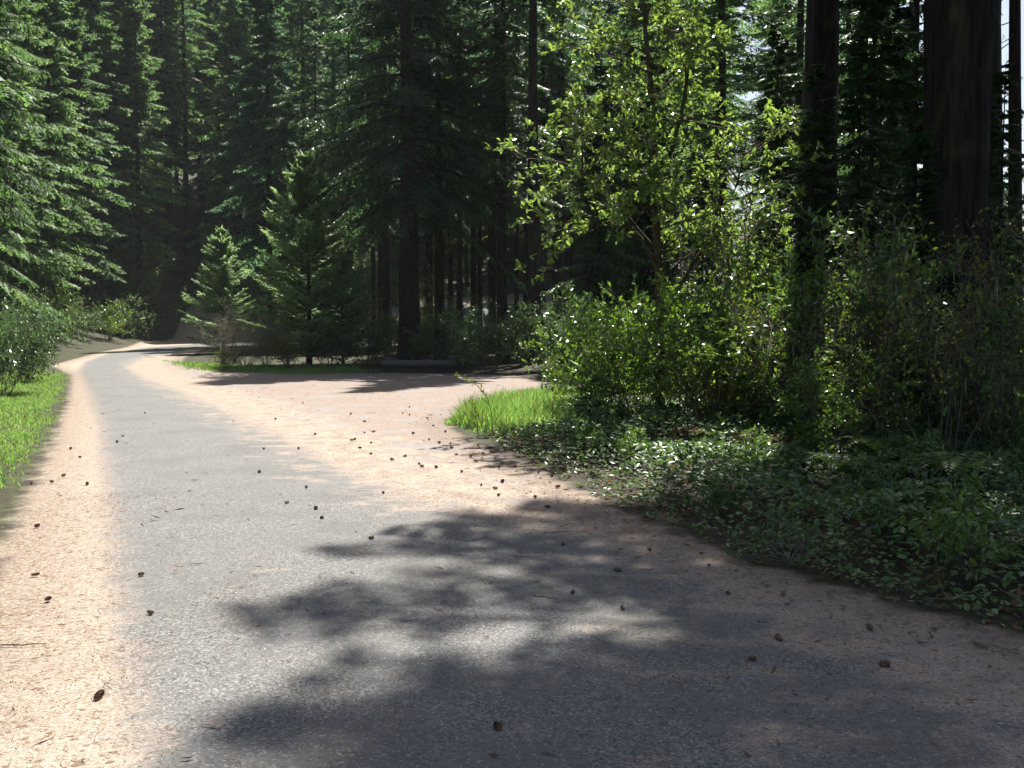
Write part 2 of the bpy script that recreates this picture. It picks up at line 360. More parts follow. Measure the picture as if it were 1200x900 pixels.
def fir(name, seed, H=28, r0=.28, cb=8., Rc=3.4, nb=120, m=12, sub=0, tw=.34, mat='needle', bark='bark', droop=.35, power=.85,
        dead=14, width=.11, top_up=.35, ragged=.25, hang=.25, sides=10, shaggy=0, bare=None, lean=0.0, subw=.035, subl=.13, extra=None, skip=None):
    np.random.seed(seed); rng = np.random.default_rng(seed)
    root = thing(name)
    g = Geo(); trunk_geo(g, rng, H, r0, sides, lean=lean); g.build('trunk', [M[bark]], root, smooth=True)
    g = Geo()
    u = np.sort(rng.random(nb)) ** .9; z0 = cb + (H - .3 - cb) * u
    az = np.arange(nb) * 2.399 + rng.normal(size=nb) * .5
    L = Rc * (1 - u) ** power * (1 - ragged + 2 * ragged * rng.random(nb)) + .12 + .0 * z0
    low = np.clip((u < .12), 0, 1); L = L * (1 - .35 * low * rng.random(nb))
    if bare is not None: keep = rng.random(nb) > bare; z0, az, L, u = z0[keep], az[keep], L[keep], u[keep]; nb = len(u)
    if skip is not None:
        kp = ~skip(z0, np.degrees(az) % 360, L); z0, az, L, u = z0[kp], az[kp], L[kp], u[kp]
    if extra:
        E = np.array(extra); z0 = np.concatenate([z0, E[:, 0]]); az = np.concatenate([az, np.radians(E[:, 1])]); L = np.concatenate([L, E[:, 2]]); u = np.concatenate([u, 0 * E[:, 0] + .3])
    nb = len(u)
    U = np.stack([np.cos(az), np.sin(az), 0 * az], -1); S = np.stack([-np.sin(az), np.cos(az), 0 * az], -1)
    s0 = (-.12 if top_up < .8 else .22) + (top_up + .12) * u + rng.normal(size=nb) * .08
    k = 7; t = np.linspace(0, 1, k)[None]
    bend = rng.normal(size=nb) * .12
    def curve(t):
        zz = L[:, None] * (s0[:, None] * t - droop * t ** 2 * (1 - .6 * u[:, None]) + .22 * droop * t ** 4)
        return (np.array([0, 0, 1.]) * z0[:, None, None] + U[:, None] * (L[:, None] * t)[..., None] + S[:, None] * (bend[:, None] * L[:, None] * t * t)[..., None] + np.array([0, 0, 1.]) * zz[..., None]
                + np.array([1., 0, 0]) * (lean * z0)[:, None, None])
    P = curve(t); V, F = tubes(P, (.012 + .009 * L[:, None]) * (1 - .85 * t), 3); g.grid(V, F, 0)
    # twigs
    mm = np.maximum(3, m)
    tt = .14 + .86 * (np.arange(mm)[None] + rng.random((nb, mm))) / mm
    Q = curve(tt); T = unit(curve(np.clip(tt + .03, 0, 1.1)) - Q)
    for sg in (-1, 1):
        th = R_(52) + rng.normal(size=(nb, mm, 1)) * .22
        D = unit(T * np.cos(th) + sg * S[:, None] * np.sin(th) + np.array([0, 0, -1.]) * (hang * (.4 + rng.random((nb, mm, 1)))))
        ln = (tw * L[:, None] * (1 - tt) ** .65 * np.minimum(1, .35 + tt * 2.2) + .10) * (.65 + .7 * rng.random((nb, mm)))
        Pq, Dq, lq = Q.reshape(-1, 3), D.reshape(-1, 3), ln.reshape(-1)
        side = unit(np.cross(Dq, np.array([0, 0, 1.]) + rng.normal(size=Dq.shape) * .35))
        tone = np.clip(.15 + .5 * np.repeat(tt.reshape(-1), 1) * .8 + .35 * rng.random(len(lq)), 0, 1)
        if sub == 0:
            g.quads(kites(Pq, Dq, side, lq, width * (.7 + .6 * rng.random(len(lq))), .25), 1, tone)
        else:
            g.quads(kites(Pq, Dq, side, lq, subw * 1.1, .2), 1, tone)
            for s in range(sub):
                f = (s + .5 + .4 * rng.random(len(lq))) / (sub + .3); p = Pq + Dq * (lq * f)[:, None]
                for s2 in (-1, 1):
                    d2 = unit(Dq * .62 + s2 * side * .78 + np.array([0, 0, -1.]) * (.12 + hang * .6 * rng.random((len(lq), 1))))
                    sd_ = unit(np.cross(d2, np.array([0, 0, 1.]) + rng.normal(size=d2.shape) * .3))
                    l2 = np.minimum(subl, lq * .6) * (1.15 - .6 * f) * (.8 + .5 * rng.random(len(lq)))
                    g.quads(kites(p, d2, sd_, l2, subw * (.8 + .5 * rng.random(len(lq))), .2), 1, np.clip(tone + .12 * rng.normal(size=len(lq)), 0, 1))
    tip = curve(np.full((nb, 1), .93))[:, 0]; D = unit(curve(np.full((nb, 1), 1.03))[:, 0] - tip)
    g.quads(kites(tip, D, unit(np.cross(D, [0, 0, 1.])), .35, .07), 1)
    if shaggy:
        q = curve(rng.random((nb, shaggy)) * .9 + .08).reshape(-1, 3); nq = len(q)
        D = unit(np.array([0, 0, -1.]) + rng.normal(size=(nq, 3)) * .25); sd_ = unit(np.cross(D, rng.normal(size=(nq, 3))))
        g.quads(kites(q, D, sd_, .25 + .4 * rng.random(nq), .05 + .05 * rng.random(nq), .1, .4), 1, .4 * rng.random(nq))
    if dead:
        zd = 1.5 + rng.random(dead) * max(.5, cb - 1.5); a = rng.random(dead) * 6.28; l = .4 + rng.random(dead) * 1.5
        P0 = np.stack([lean * zd, 0 * a, zd], -1); U2 = np.stack([np.cos(a), np.sin(a), -.15 - .25 * rng.random(dead)], -1)
        tq = np.linspace(0, 1, 5)[None, :, None]; P = P0[:, None] + U2[:, None] * l[:, None, None] * tq + rng.normal(size=(dead, 5, 3)) * .04 * tq
        V, F = tubes(P, (.016 * (1 - .8 * tq[..., 0])) + 0 * P[..., 0], 3); g.grid(V, F, 0)
        c, _ = spawn(rng, P, 4, .35, .9, -.05, 4); V, F = tubes(c, np.full(c.shape[:2], .005), 3); g.grid(V, F, 0)
    g.build('crown', [M[bark], M[mat]], root, smooth=False)
    return root

far = [fir('fir_tree', 10 + i, H=27 + 2 * i, r0=.24, cb=(4.5, 6.5, 5.5)[i], Rc=(3.7, 3.3, 3.5)[i], nb=260, m=13, sub=2, mat=('needle', 'needle_blue', 'needle')[i], subw=.13, subl=.36, dead=6, droop=(.3, .5, .4)[i], hang=.5, ragged=.42) for i in range(3)]
stand = [fir('fir_tree', 20 + i, H=25 + i, r0=.2 + .03 * i, cb=(8., 9.5, 11)[i], Rc=(2.9, 3.2, 2.8)[i], nb=130, m=13, sub=3, mat=('needle_dark', 'needle', 'needle_blue')[i], dead=26, droop=.45, hang=.4, subw=.06, subl=.18) for i in range(3)]
hem = [fir('hemlock_tree', 30 + i, H=11 + 2 * i, r0=.09, cb=1.6 + i, Rc=2.1, nb=110, m=14, sub=4, mat='needle_dark', dead=8, droop=.55, hang=.5, subw=.05, subl=.15, ragged=.4) for i in range(2)]

R2 = random.Random(5)
def rr(a, b): return a + (b - a) * R2.random()
DEEP = 'conifers in the shaded stand behind the turnout'
HILL = 'conifers on the wooded slope beyond the bend'
# --- hand-placed trees of the central edge
big = fir('douglas_fir', 41, H=20, r0=.38, cb=5.6, Rc=4.3, nb=190, m=17, sub=4, mat='needle_dark', dead=26, droop=.55, hang=.55, shaggy=7, ragged=.35, sides=14, subw=.055, subl=.18)
place(big, *at(482, 35.5), .3, 1, label='big dark fir with drooping shaggy boughs at the edge of the turnout', cat='fir tree')
young = fir('young_fir', 44, H=7.4, r0=.085, cb=.2, Rc=2.5, nb=135, m=15, sub=5, mat='needle_young', dead=0, droop=.05, hang=.1, top_up=.85, power=.9, subw=.045, subl=.14, ragged=.2, tw=.36)
place(young, *at(362, 34), 1.1, 1, label='young bluish-green fir standing in the sun beside the turnout', cat='fir tree')
place(young, *at(262, 47), 2.4, .82, label='smaller young fir with pale tips by the road bend', cat='fir tree')
place(young, *at(402, 35.5), 4.0, .58, label='low young fir tucked behind the sunlit young fir', cat='fir tree')
place(far[1], *at(318, 62), .7, .95, label='slim dark-stemmed fir with a thin see-through crown behind the young fir', cat='fir tree')
place(stand[0], *at(516, 38), 1, 1, .85, label='dark fir trunk just behind the big shaggy fir', cat='fir tree')
place(stand[0], *at(590, 37), 5, .85, .78, label='dark fir behind the round sunlit evergreen shrub', cat='fir tree')  # added for the shadow it throws across the back of the turnout
place(stand[2], *at(652, 47), 3.7, 1.1, 1, label='thinner fir trunk close behind the straight dark trunk', cat='fir tree')
place(stand[1], *at(841, 29), 4.2, 1.1, .6, label='dark fir stem seen through the right side of the glossy-leaved crown', cat='fir tree')
place(hem[0], *at(700, 31), 1.2, .9, label='mossy hemlock behind the left boughs of the glossy-leaved tree', cat='hemlock')

# --- trees of the near right edge
old = fir('old_fir', 51, H=38, r0=.66, cb=19, Rc=4.0, nb=150, m=16, sub=3, mat='needle_dark', bark='bark_near', dead=10, droop=.4, hang=.35, sides=26, subw=.06, subl=.2, ragged=.35, extra=[(9 + 10 * ((i * .618) % 1), (-75 + 225 * ((i * .382) % 1)), 3.0 + 1.2 * ((i * .77) % 1)) for i in range(34)])  # extra: low boughs above the view, added to shade the right-hand thicket
edge = fir('edge_fir', 52, H=29, r0=.29, cb=11, Rc=3.9, nb=150, m=18, sub=4, mat='needle_dark', bark='bark_near', dead=10, droop=.4, hang=.35, sides=20, subw=.06, subl=.2, ragged=.4, extra=[(6.6 + 4.5 * ((i * .618) % 1), (-180 + 150 * ((i * .382) % 1)), 1.7 + .9 * ((i * .77) % 1)) for i in range(12)])  # extra: more unseen low boughs, added for shade on the brush
stout = fir('stout_fir', 54, H=31, r0=.36, cb=20.5, Rc=2.2, nb=70, m=17, sub=4, mat='needle_dark', bark='bark_near', dead=8, droop=.3, hang=.3, sides=20, subw=.06, subl=.2, ragged=.5, power=.5, skip=lambda z, a, L: (a > 100) & (a < 310) & (z < 26.1) & ((z > 22) | (L > 1.5)),
            extra=[(20.6, 209, 4.5), (20.2, 201, 3.8), (21.4, 213, 4.0), (20.0, 190, 3.1), (21.0, 180, 2.7), (20.2, 166, 2.3), (20.6, 150, 2.3), (26.2, 190, 2.3), (27.2, 183, 2.1), (28.2, 186, 2.0), (29.0, 176, 1.9)] + [(8.6 + 9.5 * ((i * .618) % 1), (-95 + 150 * ((i * .382) % 1)), 1.9 + 1.1 * ((i * .77) % 1)) for i in range(20)])  # unseen boughs: upper ones shaped for shadow fingers, low ones added to shade thicket
slim = fir('slim_fir', 53, H=22, r0=.19, cb=10, Rc=1.9, nb=80, m=12, sub=3, mat='needle_dark', dead=22, droop=.45, hang=.4, subw=.06, subl=.18)
place(old, *at(1124, 17.5), 0, 1, 1.12, label='massive dark old fir trunk at the right, behind the narrower trunk', cat='fir tree')
place(edge, *at(1120, 13.2), 2.08, 1, 1.12, label='dark trunk in front of the massive old fir, rising from the brush', cat='fir tree')
place(stout, *at(961, 19), 0, 1, 1, label='stout dark trunk behind the leafy sapling and brush', cat='fir tree')
place(slim, *at(625, 34.5), 2, 1.25, 1.05, label='straight dark fir trunk rising from the shrubs left of the glossy-leaved tree', cat='fir tree')
place(slim, *at(931, 33), 1.0, 1, label='slim dark trunk just left of the stout trunk', cat='fir tree')
place(slim, *at(1061, 30), 3.0, 1.05, label='slim dark trunk between the stout trunk and the massive old fir', cat='fir tree')
place(slim, *at(1027, 40), 5.0, 1.0, label='thin shaded stem halfway between two thick trunks', cat='fir tree')
place(slim, *at(1189, 20), 2.2, .8, 1.0, label='thin knobbly trunk against the bright sky at the right edge', cat='fir tree', tilt=(0, R_(1.5)))
place(slim, *at(905, 44), .2, 1.0, label='thin distant stem between the glossy-leaved tree and the slim trunk', cat='fir tree')
# out-of-frame neighbours to the right that throw the shade on the near asphalt
for i, (x, y, s, rz) in enumerate([(11.5, 12.5, 1.0, .5), (13.5, 18, 1.05, 4.4), (9.0, 8.5, .95, 2.5)]):
    place(edge, x, y, rz, s, label='tall fir among the row standing just outside the view on the right', cat='fir tree', group='firs beside the road outside the view')

taken = [(o.location.x, o.location.y) for o in C.objects if o.type == 'EMPTY' and 'label' in o.keys()]
def free(x, y, d):
    for a, b in taken:
        if (a - x) ** 2 + (b - y) ** 2 < d * d: return False
    taken.append((x, y)); return True
def clear_of_paving(x, y, d): return sdist(np.array([[x, y]]), PAVED)[0] < -d
# central stand
cnt = 0
for _ in range(1500):
    y = 36 + 50 * R2.random() ** 1.15; x = rr(-16, .40 * y)
    if x < -2.5 and y < 54: continue
    if x < -.1 * y - 1.5 and y < 92 and x < -12 - .1 * (y - 50) and y < 84: continue
    if x > 8 and R2.random() < .5: continue
    if .21 * y < x < .265 * y or x > .38 * y: continue
    if abs(x - (-.7 + .326 * (y - 31.5))) < 1.9 and y < 50: continue
    if x > .16 * y and y < 50 and R2.random() < .6: continue
    if not clear_of_paving(x, y, 2.5) or not free(x, y, 2.5): continue
    p = R2.choice(stand); s = rr(.78, 1.02)
    place(p, x, y, rr(0, 6.28), s * rr(.8, 1.0), s, label='slender conifer trunk in the dim stand behind the turnout', cat='conifer', group=DEEP)
    cnt += 1
    if cnt > 80: break
# slope beyond the bend
cnt = 0
for _ in range(3000):
    y = 66 + 95 * R2.random() ** 1.1; x = rr(-.62 * y, -.02 * y)
    line = 74 + .75 * min(0, x + 18)
    if y < line + .5: continue
    sp = 3.1 if y < 90 else 4.4
    if not clear_of_paving(x, y, 2.2) or not free(x, y, sp): continue
    p = R2.choice(far); s = rr(.75, 1.12)
    place(p, x, y, rr(0, 6.28), s, s * rr(.95, 1.1), label='tall green conifer in the dense stand on the far slope', cat='conifer', group=HILL)
    cnt += 1
    if cnt > 165: break
# forest closing the view behind the stand and to the right: one far-off mass
def mass(protos, spots, name, label):
    V, F, Mt, T = [], [], [], []; nv = 0
    mats = [M['bark'], M['needle'], M['needle_dark']]
    for (x, y, s, rz, pi) in spots:
        for ch in protos[pi].children:
            me = ch.data; v = np.empty(len(me.vertices) * 3, np.float32); me.vertices.foreach_get('co', v); v = v.reshape(-1, 3) * s
            f = np.empty(len(me.loops), np.int32); me.loops.foreach_get('vertex_index', f); f = f.reshape(-1, 4)
            mi = np.empty(len(me.polygons), np.int32); me.polygons.foreach_get('material_index', mi)
            tn = np.empty(len(me.vertices), np.float32); me.attributes['tone'].data.foreach_get('value', tn)
            c, s_ = math.cos(rz), math.sin(rz)
            v = np.column_stack([v[:, 0] * c - v[:, 1] * s_ + x, v[:, 0] * s_ + v[:, 1] * c + y, v[:, 2] + float(hill(x, y))])
            V.append(v); F.append(f + nv); nv += len(v); Mt.append(mi * (1 + pi % 2)); T.append(tn)
    g = Geo(); g.v, g.f, g.m, g.t = V, F, Mt, T
    o = g.build(name, mats); tag(o, label, 'woods', kind='stuff')
low = [fir('fir_tree', 15 + i, H=27, r0=.26, cb=3.5, Rc=3.8, nb=100, m=8, sub=0, width=.42, dead=0, droop=.3, hang=.25, tw=.45) for i in range(2)]
spots = []
for _ in range(4000):
    y = rr(84, 150); x = rr(-.06 * y, .64 * y)
    if not free(x, y, 3.9): continue
    if x > .45 * y and x < .54 * y: continue
    if x > .205 * y and x < .27 * y: continue
    if x > .19 * y and R2.random() < .7: continue
    spots.append((x, y, rr(.8, 1.05) if x < .14 * y else rr(.38, .6), rr(0, 6.28), R2.randint(0, 1)))
    if len(spots) > 190: break
mass(low, spots, 'far_woods', 'far dark conifer woods closing the view between the trunks')
for l_ in low:
    for ch in list(l_.children): bpy.data.objects.remove(ch)
    bpy.data.objects.remove(l_)
# left side of the road
left_fir = fir('roadside_fir', 61, H=20, r0=.22, cb=1.6, Rc=2.9, nb=200, m=17, sub=5, mat='needle', dead=4, droop=.5, hang=.65, subw=.045, subl=.16, ragged=.45, shaggy=8)
place(left_fir, *at(-95, 26), .8, .85, label='sunlit green fir at the left edge with boughs over the verge', cat='fir tree')
place(left_fir, *at(-4, 38), 2.9, .95, 1.2, label='tall fir behind the sunlit fir at the left edge', cat='fir tree')
place(far[0], *at(22, 50), 2, .85, label='full green fir left of the dark trunks beyond the bend', cat='fir tree')
for px, d, s in [(-60, 40, 1), (20, 56, .95), (-120, 30, 1.0), (-40, 52, 1.05), (88, 62, .95)]:
    x, y = at(px, d); place(R2.choice(far), x, y, rr(0, 6), s, label='green conifer crowding the left side of the road', cat='conifer', group='conifers along the left side of the road')
for i, (px, d) in enumerate([(150, 79), (168, 84), (186, 80), (203, 87), (222, 82), (240, 90), (132, 82), (158, 92), (212, 96), (176, 100)]):
    x, y = at(px, d)
    if free(x, y, 1.6): place(stand[i % 3], x, y, rr(0, 6.28), rr(1.1, 1.35), rr(.95, 1.15), label='bare-stemmed fir in the dark row where the road disappears', cat='fir tree', group='bare-stemmed firs where the road disappears')
# understory hemlocks on the right
for px, d, s, lb in [(1072, 15.2, .42, 'small dark hemlock just left of the foot of the massive trunk'), (1166, 15.4, .44, 'small dark hemlock just right of the foot of the massive trunk'),
                     (1000, 16.5, .50, 'dark young hemlock with drooping boughs between the thick trunks'),
                     (915, 27, .85, 'shaded hemlock filling the gap behind the leafy sapling'),
                     (1048, 27, .95, 'shaded hemlock behind the slim trunk beside the massive fir'),
                     (1180, 26, .5, 'shaded hemlock below the bright sky at the right edge'),
                     (1015, 21, 1.0, 'dark hemlock filling the space right of the stout trunk'), (1065, 24, 1.15, 'tall dark hemlock left of the massive old fir'),
                     (950, 15.8, .45, 'little hemlock drooping in front of the stout trunk'), (905, 18, .55, 'young hemlock between the bright sapling and the stout trunk'),
                     (985, 38, 1.0, 'far hemlock with sky showing through its boughs'),
                     (820, 42, 1.1, 'tall hemlock dimly seen behind the glossy-leaved tree'),
                     (1100, 36, .9, 'far hemlock hidden by the massive old fir'),
                     (760, 35, .85, 'dark hemlock directly behind the glossy-leaved tree')]:
    x, y = at(px, d); place(R2.choice(hem), x, y, rr(0, 6), s, label=lb, cat='hemlock')

# ------------------------------------------------------------------ broad-leaved tree and shrubs
def leafset(g, rng, tw, per, L, W, mat, two=True, spread=.9, flat=.5, tmin=.35):
    """leaves on twig polylines"""
    n_, k, _ = tw.shape
    t = tmin + (1 - tmin) * rng.random((n_, per)) ** .7; x = t * (k - 1); i = np.minimum(x.astype(int), k - 2); fr = (x - i)[..., None]
    mi = np.arange(n_)[:, None]; P = (tw[mi, i] * (1 - fr) + tw[mi, i + 1] * fr).reshape(-1, 3)
    T = unit(tw[mi, i + 1] - tw[mi, i]).reshape(-1, 3)
    D = unit(T * .5 + rng.normal(size=T.shape) * spread * .6 + np.array([0, 0, .05])); 
    up = unit(np.array([0, 0, 1.]) + rng.normal(size=T.shape) * flat); S = unit(np.cross(D, up))
    l = L * (.6 + .7 * rng.random(len(P))); w_ = W * l / L
    tone = rng.random(len(P))
    if two: g.quads(leaves2(P, D, S, l, w_), mat, np.concatenate([tone, tone]))
    else: g.quads(kites(P, D, S, l, w_, .15), mat, tone)

# glossy-leaved tree in the middle
def madrone():
    rng = np.random.default_rng(77); root = thing('broadleaf_tree')
    lead = np.array([[0, 0, -.1], [-.02, 0, 1.0], [-.03, .02, 2.0], [-.09, 0, 3.0], [-.13, .05, 3.9], [-.17, 0, 5.0], [-.3, .05, 6.2], [-.3, .1, 7.4], [-.28, .1, 8.3]])
    fork = np.array([[-.13, .05, 3.85], [.12, .0, 4.25], [.28, -.05, 4.9], [.40, -.05, 5.7], [.48, 0, 6.6], [.5, .05, 7.3]])
    fork2 = np.array([[-.05, .0, 2.4], [-.35, -.1, 2.9], [-.8, -.25, 3.3], [-1.2, -.3, 3.8], [-1.5, -.3, 4.1]])
    fork3 = np.array([[-.02, .0, 1.7], [.35, -.1, 2.3], [.75, -.25, 3.0], [1.1, -.3, 3.7], [1.25, -.3, 4.5]])
    g = Geo()
    for P, r in ((lead, .085), (fork, .045), (fork2, .035), (fork3, .035)):
        tt = np.linspace(0, 1, len(P)); V, F = tubes(P[None], (r * (1 - .8 * tt))[None], 9); g.grid(V, F, 0)
    g.build('trunk', [M['bark_smooth']], root, smooth=True)
    def rs(P, k=9):
        s = np.linspace(0, len(P) - 1, k); i = np.minimum(s.astype(int), len(P) - 2); f = (s - i)[:, None]; return P[i] * (1 - f) + P[i + 1] * f
    par = np.stack([rs(lead[2:]), rs(fork), rs(fork2), rs(fork3)])
    b0, _ = spawn(rng, par[:1], 34, 1.95, 1.15, .18, 7, .02, 1, .10, .02, .55)
    b1, _ = spawn(rng, par[1:], 13, 1.45, 1.0, .15, 7, .2, 1, .1, .02, .3)
    B = np.concatenate([b0, b1]); tt = np.linspace(0, 1, 7)[None]
    g = Geo(); V, F = tubes(B, .017 * (1 - .75 * tt) + 0 * B[..., 0], 4); g.grid(V, F, 0)
    T1, _ = spawn(rng, B, 7, .55, .9, .12, 5, .3, 1, .12, 0, .3); V, F = tubes(T1, .006 * (1 - .6 * np.linspace(0, 1, 5)[None]) + 0 * T1[..., 0], 3); g.grid(V, F, 0)
    T2, _ = spawn(rng, T1, 3, .2, .8, .1, 4, .4, 1, .1, 0, .3); V, F = tubes(T2, np.full(T2.shape[:2], .003), 3); g.grid(V, F, 0)
    g.build('limbs', [M['bark_smooth']], root)
    g = Geo(); np.random.seed(3)
    leafset(g, rng, T1, 6, .105, .05, 0, True, 1.0, .5, .6); leafset(g, rng, T2, 5, .10, .047, 0, True, 1.1, .55, .5)
    g.build('crown', [M['madrone']], root)
    return root
md = madrone(); place(md, *at(775, 15.6), 0, 1, label='glossy-leaved young broadleaf tree catching the sun in mid picture', cat='broadleaf tree')

def shrub(name, seed, h, r, stems=9, n1=5, n2=4, per=5, leaf=.07, lw=.035, mat='shrub', bark='twig', two=False, up=.25, twig=True, lean=1.0, n3=0, thick=.012, lichen=0, arch=.03):
    rng = np.random.default_rng(seed); np.random.seed(seed); root = thing(name)
    a = rng.random(stems) * 6.28; k = 8
    D = np.stack([np.cos(a), np.sin(a), np.zeros(stems)], -1) * (r / h * (.3 + .9 * rng.random((stems, 1)))) * lean + np.array([0, 0, 1.]); D = unit(D)
    ln = h * (.65 + .45 * rng.random((stems, 1))); pts = [np.stack([np.cos(a), np.sin(a), 0 * a], -1) * .1 * r * rng.random((stems, 1)) + [0, 0, -.05]]
    for i in range(k - 1):
        D = unit(D + rng.normal(size=D.shape) * .1 - np.array([0, 0, arch])); pts.append(pts[-1] + D * ln / (k - 1))
    S0 = np.stack(pts, 1)
    g = Geo(); t = np.linspace(0, 1, k)[None]; V, F = tubes(S0, thick * (1 - .7 * t) + 0 * S0[..., 0], 4); g.grid(V, F, 0)
    S1, _ = spawn(rng, S0, n1, .5 * max(r, h * .4), .85, up * .5, 6, .25, 1, .12, .01, .3); V, F = tubes(S1, thick * .45 * (1 - .6 * np.linspace(0, 1, 6)[None]) + 0 * S1[..., 0], 3); g.grid(V, F, 0)
    S2, _ = spawn(rng, S1, n2, .28 * max(r, h * .4), .85, up * .4, 5, .2, 1, .12, 0, .3); V, F = tubes(S2, np.full(S2.shape[:2], thick * .22), 3); g.grid(V, F, 0)
    last = S2
    if n3: S3, _ = spawn(rng, S2, n3, .14 * max(r, h * .4), .9, .1, 4, .2, 1, .12, 0, .3); V, F = tubes(S3, np.full(S3.shape[:2], thick * .16), 3); g.grid(V, F, 0); last = S3
    g.build('stems', [M[bark]], root)
    if per:
        g = Geo(); leafset(g, rng, last, per, leaf, lw, 0, two, 1.0, .6, .2); leafset(g, rng, S1, max(1, per // 2), leaf, lw, 0, two, 1, .6, .5)
        g.build('foliage', [M[mat]], root)
    if lichen:
        g = Geo(); q = S1.reshape(-1, 3); q = q[rng.integers(0, len(q), lichen)]; nq = len(q)
        D = unit(np.array([0, 0, -1.]) + rng.normal(size=(nq, 3)) * .15); sd_ = unit(np.cross(D, rng.normal(size=(nq, 3))))
        g.quads(kites(q, D, sd_, .1 + .25 * rng.random(nq), .012 + .02 * rng.random(nq), .1, .35), 0); tag(g.build('lichen', [M['lichen']], root), kind='stuff')
    return root

sap = shrub('sapling', 81, 3.6, .75, stems=3, n1=14, n2=6, per=5, leaf=.085, lw=.045, mat='madrone', two=True, lean=.25, thick=.022, up=.3)
place(sap, *at(884, 14.4), 0, 1, 1.05, label='tall bright-leaved sapling right of the glossy tree', cat='sapling')
sA = shrub('leafy_shrub', 82, 2.3, 1.2, stems=13, n1=7, n2=5, per=7, leaf=.085, lw=.042, mat='shrub', two=True)
sB = shrub('leafy_shrub', 83, 1.9, 1.1, stems=13, n1=7, n2=6, per=7, leaf=.07, lw=.034, mat='shrub')
sC = shrub('evergreen_shrub', 84, 2.1, 1.25, stems=13, n1=7, n2=5, per=8, leaf=.11, lw=.04, mat='rhodo', two=True)
sD = shrub('brush_shrub', 85, 2.6, 1.5, stems=9, n1=7, n2=5, per=2, leaf=.055, lw=.034, mat='yellowleaf', bark='twig', n3=2, lichen=150, thick=.013, up=.1, arch=.06)
sE = shrub('bare_shrub', 86, 2.0, 1.3, stems=22, n1=8, n2=7, per=1, leaf=.03, lw=.012, mat='straw', bark='lichen_twig', n3=3, thick=.01)
sF = shrub('dark_shrub', 87, 1.7, 1.2, stems=13, n1=7, n2=5, per=7, leaf=.09, lw=.04, mat='salal', two=False)
sG = shrub('weedy_shrub', 88, 1.2, .8, stems=16, n1=6, n2=5, per=6, leaf=.06, lw=.022, mat='yellowleaf')
for p, px, d, s, sz, lb in [
    (sA, 745, 14.6, .85, .95, 'leafy sunlit shrub against the foot of the glossy-leaved tree'),
    (sC, 690, 17.5, .95, .95, 'pale grey-green shrub at the left end of the sunlit thicket'),
    (sB, 712, 15.5, .9, .9, 'fine-leaved shrub above the grassy tip of the turnout'),
    (sA, 835, 14.0, .95, 1.0, 'bright shrub just right of the glossy-leaved trunk'),
    (sB, 800, 15.8, 1.1, 1.15, 'fine-leaved shrub behind the glossy-leaved trunk'),
    (sC, 880, 14.8, .95, 1.1, 'broad-leaved shrub with shining top below the bright sapling'),
    (sB, 925, 13.4, 1.0, 1.05, 'fine-leaved shrub below the stout trunk, half in shade'),
    (sA, 665, 20.5, .75, .7, 'low shrub at the back left corner of the thicket'),
    (sG, 862, 13.0, .9, 1.0, 'low yellow-green shrub in front of the bright sapling'),
    (sC, 575, 29.8, .95, .95, 'round sunlit evergreen shrub at the far side of the turnout'),
    (sC, 545, 33, .7, .75, 'half-lit shrub left of the round sunlit evergreen shrub'),
    (sF, 640, 30.5, 1.3, 1.2, 'large dark shrub right of the round sunlit evergreen shrub'),
    (sF, 505, 34.5, 1.0, .8, 'dark shrub at the end of the grey log'),
    (sF, 430, 34.5, 1.1, 1.0, 'dark shrub between the young fir and the grey log'),
    (sE, 287, 33, 1.0, 1.0, 'bare brownish twiggy shrub left of the young fir'),
    (sE, 312, 34, .7, .8, 'smaller bare twiggy shrub touching the young fir'),
    (sG, 338, 31.5, 1.0, 1.1, 'bright yellow-green bush at the foot of the young fir'),
    (sG, 268, 31.5, .6, .6, 'tiny green bush beside the bare twiggy shrub'),
    (sF, 385, 33, 1.0, .9, 'dark green shrub right of the young fir'),
    (sC, 3, 20.5, .75, .85, 'shiny-leaved shrub at the left edge of the verge'),
    (sF, 28, 25, .8, .9, 'dark shrub behind the shiny-leaved verge shrub'),
    (sC, -60, 17, .9, .9, 'shiny-leaved shrub beyond the left verge'),
    (sA, 948, 14.6, 1.15, 1.3, 'tall leafy shrub hiding the foot of the stout trunk'),
    (sA, 985, 13.6, 1.05, 1.15, 'leafy shrub in half shade right of the stout trunk'),
    (sB, 900, 12.6, .8, .85, 'small fine-leaved shrub at the front of the sunlit thicket'),
    (sF, 1010, 12.6, 1.2, 1.5, 'dark upright shrub among the twiggy brush'),
    (sF, 1130, 11.6, .9, 1.0, 'low dark shrub in front of the narrower trunk'),
    (sD, 960, 12.4, .95, .95, 'twiggy lichen-hung brush below the stout trunk'),
    (sD, 1035, 11.6, 1.0, 1.0, 'twiggy brush with yellow-green leaves between the trunks'),
    (sD, 1110, 10.6, .85, .85, 'twiggy brush hiding the foot of the front trunk'),
    (sD, 1190, 11.4, 1.0, 1.0, 'twiggy brush at the right edge of the picture'),
    (sD, 1010, 14.6, 1.1, 1.15, 'tall twiggy brush in the shade between the stout and the massive trunk'),
    (sD, 890, 16.6, 1.2, 1.1, 'tall twiggy brush behind the bright sapling'),
    (sF, 1070, 13.2, 1.1, 1.1, 'dark leafy shrub left of the front trunk'),
    (sF, 1165, 14.6, 1.3, 1.3, 'dark leafy shrub right of the front trunk'),
    (sB, 985, 11.0, .75, .7, 'low shrub with small leaves above the brown ferns')]:
    x, y = at(px, d); place(p, x, y, rr(0, 6.28), s, sz, label=lb, cat='shrub')
